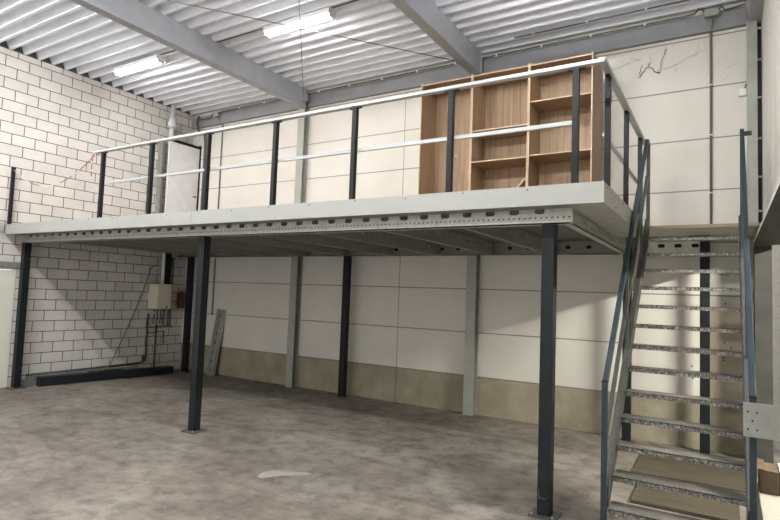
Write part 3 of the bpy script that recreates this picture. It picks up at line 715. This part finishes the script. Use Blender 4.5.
# =================================================================== conduits, cables and boxes
def conduit(name, pts, r, mt, label, cat='conduit', clips=None):
    o = MB().tube(pts, r, 8).link(name, MT[mt]); tag(o, label, cat)
    if clips:
        for (c, s_) in clips: MB().box(c[0]-s_[0], c[0]+s_[0], c[1]-s_[1], c[1]+s_[1], c[2]-s_[2], c[2]+s_[2]).link('clip', MT['white'], o)
    return o
conduit('conduit', [(-3.86, -0.018, 2.902), (-3.86, -0.018, 5.72), (-3.88, -0.14, 5.78), (-3.94, -0.15, 5.857)], 0.016, 'conduit', 'thin grey conduit on the back wall near the block wall, above the deck')
conduit('conduit', [(-3.86, -0.018, 1.30), (-3.86, -0.018, 2.59)], 0.016, 'conduit', 'thin grey conduit on the back wall behind the leaning channel')
conduit('conduit', [(5.875, -0.022, 2.875), (5.875, -0.022, 5.70), (5.885, -0.145, 5.76), (5.89, -0.15, 5.867)], 0.016, 'conduit', 'grey conduit running down the back wall above the landing',
        clips=[((5.875, -0.022, z), (0.022, 0.02, 0.008)) for z in (3.45, 4.25, 4.95)])
conduit('conduit', [(6.432, -0.028, 2.875), (6.432, -0.028, 6.04)], 0.022, 'pipe_dark', 'dark conduit with white clips between corner column and right wall',
        clips=[((6.432, -0.032, z), (0.022, 0.028, 0.012)) for z in (3.17, 3.62, 4.13, 4.68, 5.19, 5.62)])
jb = thing('junction_box', (-3.95, -0.15, 5.9), 'small grey junction box on the roof edge near the block wall', 'junction box')
MB().box(-4.03, -3.87, -0.17, -0.122, 5.86, 5.955).link('lid', MT['girder'], jb, bevel=0.006)
jb2 = thing('junction_box', (5.88, -0.15, 5.9), 'small grey junction box above the conduit by the corner', 'junction box')
MB().box(5.80, 5.97, -0.17, -0.122, 5.87, 5.965).link('lid', MT['colgrey'], jb2, bevel=0.006)
sag = [(-4.55, -0.15, 5.95), (-4.62, -0.14, 5.80), (-4.60, -0.10, 5.62), (-4.42, -0.06, 5.48), (-4.40, -0.045, 5.30), (-4.40, -0.04, 4.9), (-4.40, -0.04, 2.902)]
conduit('cable', sag, 0.026, 'pipe_dark', 'dark curved cable dropping from the roof in the back corner', 'cable')
run = [(-4.55, -0.14, 5.85)] + [(-4.2, -0.14, 5.85), (-4.12, -0.145, 5.86), (-4.06, -0.15, 5.93), (-4.03, -0.15, 5.93)]
conduit('cable', run, 0.012, 'pipe_dark', 'thin dark cable running into the junction box near the block wall', 'cable')
run = [(-3.87, -0.15, 5.93), (-3.80, -0.15, 5.93), (-3.74, -0.14, 5.945), (5.60, -0.14, 5.945), (5.68, -0.145, 5.95), (5.73, -0.15, 6.0), (5.78, -0.15, 5.99), (5.80, -0.15, 5.94)]
conduit('cable', run, 0.012, 'pipe_dark', 'long dark cable clipped along the steel edge beam under the roof', 'cable',
        clips=[((-3.2+0.75*i, -0.14, 5.945), (0.014, 0.02, 0.02)) for i in range(12)])
run = [(5.97, -0.15, 5.94), (6.0, -0.15, 5.98), (6.04, -0.15, 5.92), (6.12, -0.14, 5.93), (6.27, -0.14, 5.95), (6.275, -0.145, 6.04)]
conduit('cable', run, 0.013, 'pipe_dark', 'short dark cable between junction box and corner column', 'cable')
run = [(3.2, -0.42, 6.035), (6.22, -0.42, 6.035)]
conduit('cable', run, 0.010, 'pipe_dark', 'dark cable clipped to the roof rib above the bookcases', 'cable', clips=[((3.5+0.8*i, -0.42, 6.035), (0.012, 0.016, 0.018)) for i in range(4)])
for lt_, x0, x1, y_ in (('dark cable along the roof rib beside the light by the block wall', -2.57, -1.43, -2.63), ('dark cable along the roof rib between roof beam and crossed light', -1.25, -0.15, -2.5), ('dark cable along the roof rib beyond the crossed light', 1.18, 2.37, -2.5)):
    conduit('cable', [(x0, y_, 6.036), (x1, y_, 6.036)], 0.010, 'pipe_dark', lt_, 'cable')
sk = thing('socket_box', (6.245, -0.03, 4.78), 'white twin socket box on the back wall beside the corner column', 'socket')
MB().box(6.195, 6.285, -0.055, -0.001, 4.735, 4.83).link('casing', MT['white'], sk, bevel=0.006)
for xx in (6.222, 6.256): MB().box(xx-0.013, xx+0.013, -0.060, -0.054, 4.77, 4.815).link('switch_rocker', MT['white'], sk)
MB().tube([(6.265, -0.02, 4.83), (6.284, -0.015, 4.90)], 0.008, 6).link('cable_tail', MT['pipe_dark'], sk)
conduit('hose_hook', [(6.262, -0.02, 3.86), (6.275, -0.03, 3.80), (6.262, -0.03, 3.66), (6.27, -0.03, 3.52), (6.262, -0.03, 3.42)], 0.014, 'white', 'white bent pipe on the back wall behind the stair handrail', 'pipe')

# dry creeper strands on the upper back wall
random.seed(11)
iv = MB()
def strand(a, b, r=0.007, j=0.04, mi_=0):
    a, b = Vector(a), Vector(b); n = 7
    ps = [a.lerp(b, i/n) + Vector((random.uniform(-j, j), 0, random.uniform(-j, j)))*(0 if i in (0, n) else 0.6) for i in range(n+1)]
    iv.tube(ps, [r*0.65*(1-0.6*abs(i/n-0.4)) for i in range(n+1)], 5, mi=[mi_]*n)
Y = -0.014
for a, b, r, j in (((4.955, 5.22), (5.09, 5.36), 0.008, 0.03), ((5.00, 5.40), (4.975, 5.24), 0.007, 0.04), ((5.09, 5.36), (5.215, 5.245), 0.010, 0.02), ((5.215, 5.245), (5.245, 5.25), 0.012, 0.01),
                ((5.215, 5.25), (5.30, 5.50), 0.005, 0.03), ((5.30, 5.50), (5.325, 5.60), 0.007, 0.03), ((5.09, 5.36), (5.10, 5.42), 0.007, 0.02)):
    strand((a[0], Y, a[1]), (b[0], Y, b[1]), r, j)
for a, b in (((4.5, 5.38), (5.0, 5.50)), ((4.85, 5.55), (5.0, 5.47)), ((5.22, 5.25), (5.70, 5.42)), ((5.70, 5.42), (5.72, 5.56)), ((5.45, 5.30), (5.44, 5.20)), ((5.62, 5.40), (5.80, 5.48)), ((5.1, 5.55), (5.12, 5.42)), ((6.05, 5.15), (6.2, 5.22)), ((6.0, 5.0), (6.12, 5.08))):
    strand((a[0], Y, a[1]), (b[0], Y, b[1]), 0.0035, 0.03, 1)
tag(iv.link('dried_creeper', [MT['stainm'], MT['cob']]), 'dark dried creeper strands stuck high on the back wall above the stair', 'dried creeper')
# drill marks on the panel behind the stair
dm = MB()
for x, z in ((5.885, 1.02), (5.885, 1.29), (6.04, 1.95), (6.03, 1.43), (6.10, 1.37), (6.02, 1.28), (6.02, 1.24), (6.02, 1.20), (6.02, 1.02), (5.10, 0.99), (5.65, 1.09), (5.66, 0.93), (6.22, 1.02), (6.0, 1.62), (6.07, 1.62), (6.15, 1.62)):
    dm.tube([(x, -0.004, z), (x, -0.0005, z)], 0.011, 8)
for i in range(6): dm.box(5.97+0.022*i, 5.985+0.022*i, -0.004, -0.0005, 2.33, 2.342)
tag(dm.link('drill_holes', MT['hole']), 'dark drill holes in the raw panel behind the stair', 'drill holes')

# boards left lying behind the stair
tag(MB().box(5.13, 6.24, -1.70, -0.42, 0.001, 0.022).link('plywood_sheet', MT['board'], bevel=0.002), 'brown dusty plywood sheet on the floor behind the stair', 'plywood sheet')
tag(MB().box(5.26, 6.15, -2.75, -1.80, 0.001, 0.035).link('wooden_plank', MT['board'], bevel=0.002), 'wide brown plank on the floor under the stair, nearer its foot than the plywood', 'plank')

# light patch of filler on the floor, rubble by the corner
pa = MB()
pc = [(258, 476)]
ring = [(1.959, -4.362), (1.91, -4.241), (1.946, -4.13), (2.083, -4.065), (2.25, -3.955), (2.349, -3.96), (2.314, -4.047), (2.175, -4.136), (2.078, -4.27), (2.042, -4.375)]
pa.prism(ring, 'z', 0.0005, 0.004)
tag(pa.link('filler_patch', MT['patch']), 'pale strip of filler on the concrete floor under the deck', 'floor patch')

# =================================================================== right of the stair: chest with boxes
cc = thing('storage_chest', (6.38, -3.75, 0), 'cream chest standing against the right wall beside the stair foot', 'chest')
MB().box(6.262, 6.525, -4.6, -2.95, 0.0, 0.455).link('body', MT['chest'], cc, bevel=0.008)
MB().box(6.255, 6.527, -4.61, -2.94, 0.458, 0.49).link('lid', MT['chest'], cc, bevel=0.006)
bx = thing('cardboard_box', (6.32, -3.26, 0.49), 'brown cardboard box on the cream chest behind the handrail', 'box')
MB().box(6.262, 6.385, -3.40, -3.12, 0.492, 0.665).link('carton', MT['card'], bx, bevel=0.004)
MB().bar((6.275, -3.40, 0.668), (6.275, -3.15, 0.69), 0.05, 0.004).link('flap', MT['card'], bx)
pk = thing('printed_package', (6.44, -3.26, 0.49), 'white and green printed package beside the brown box on the chest', 'package')
MB().box(6.392, 6.515, -3.38, -3.12, 0.492, 0.675).link('carton', MT['print_'], pk, bevel=0.004)
MB().box(6.432, 6.446, -3.383, -3.38, 0.58, 0.672).link('green_stripe', MT['green'], pk)
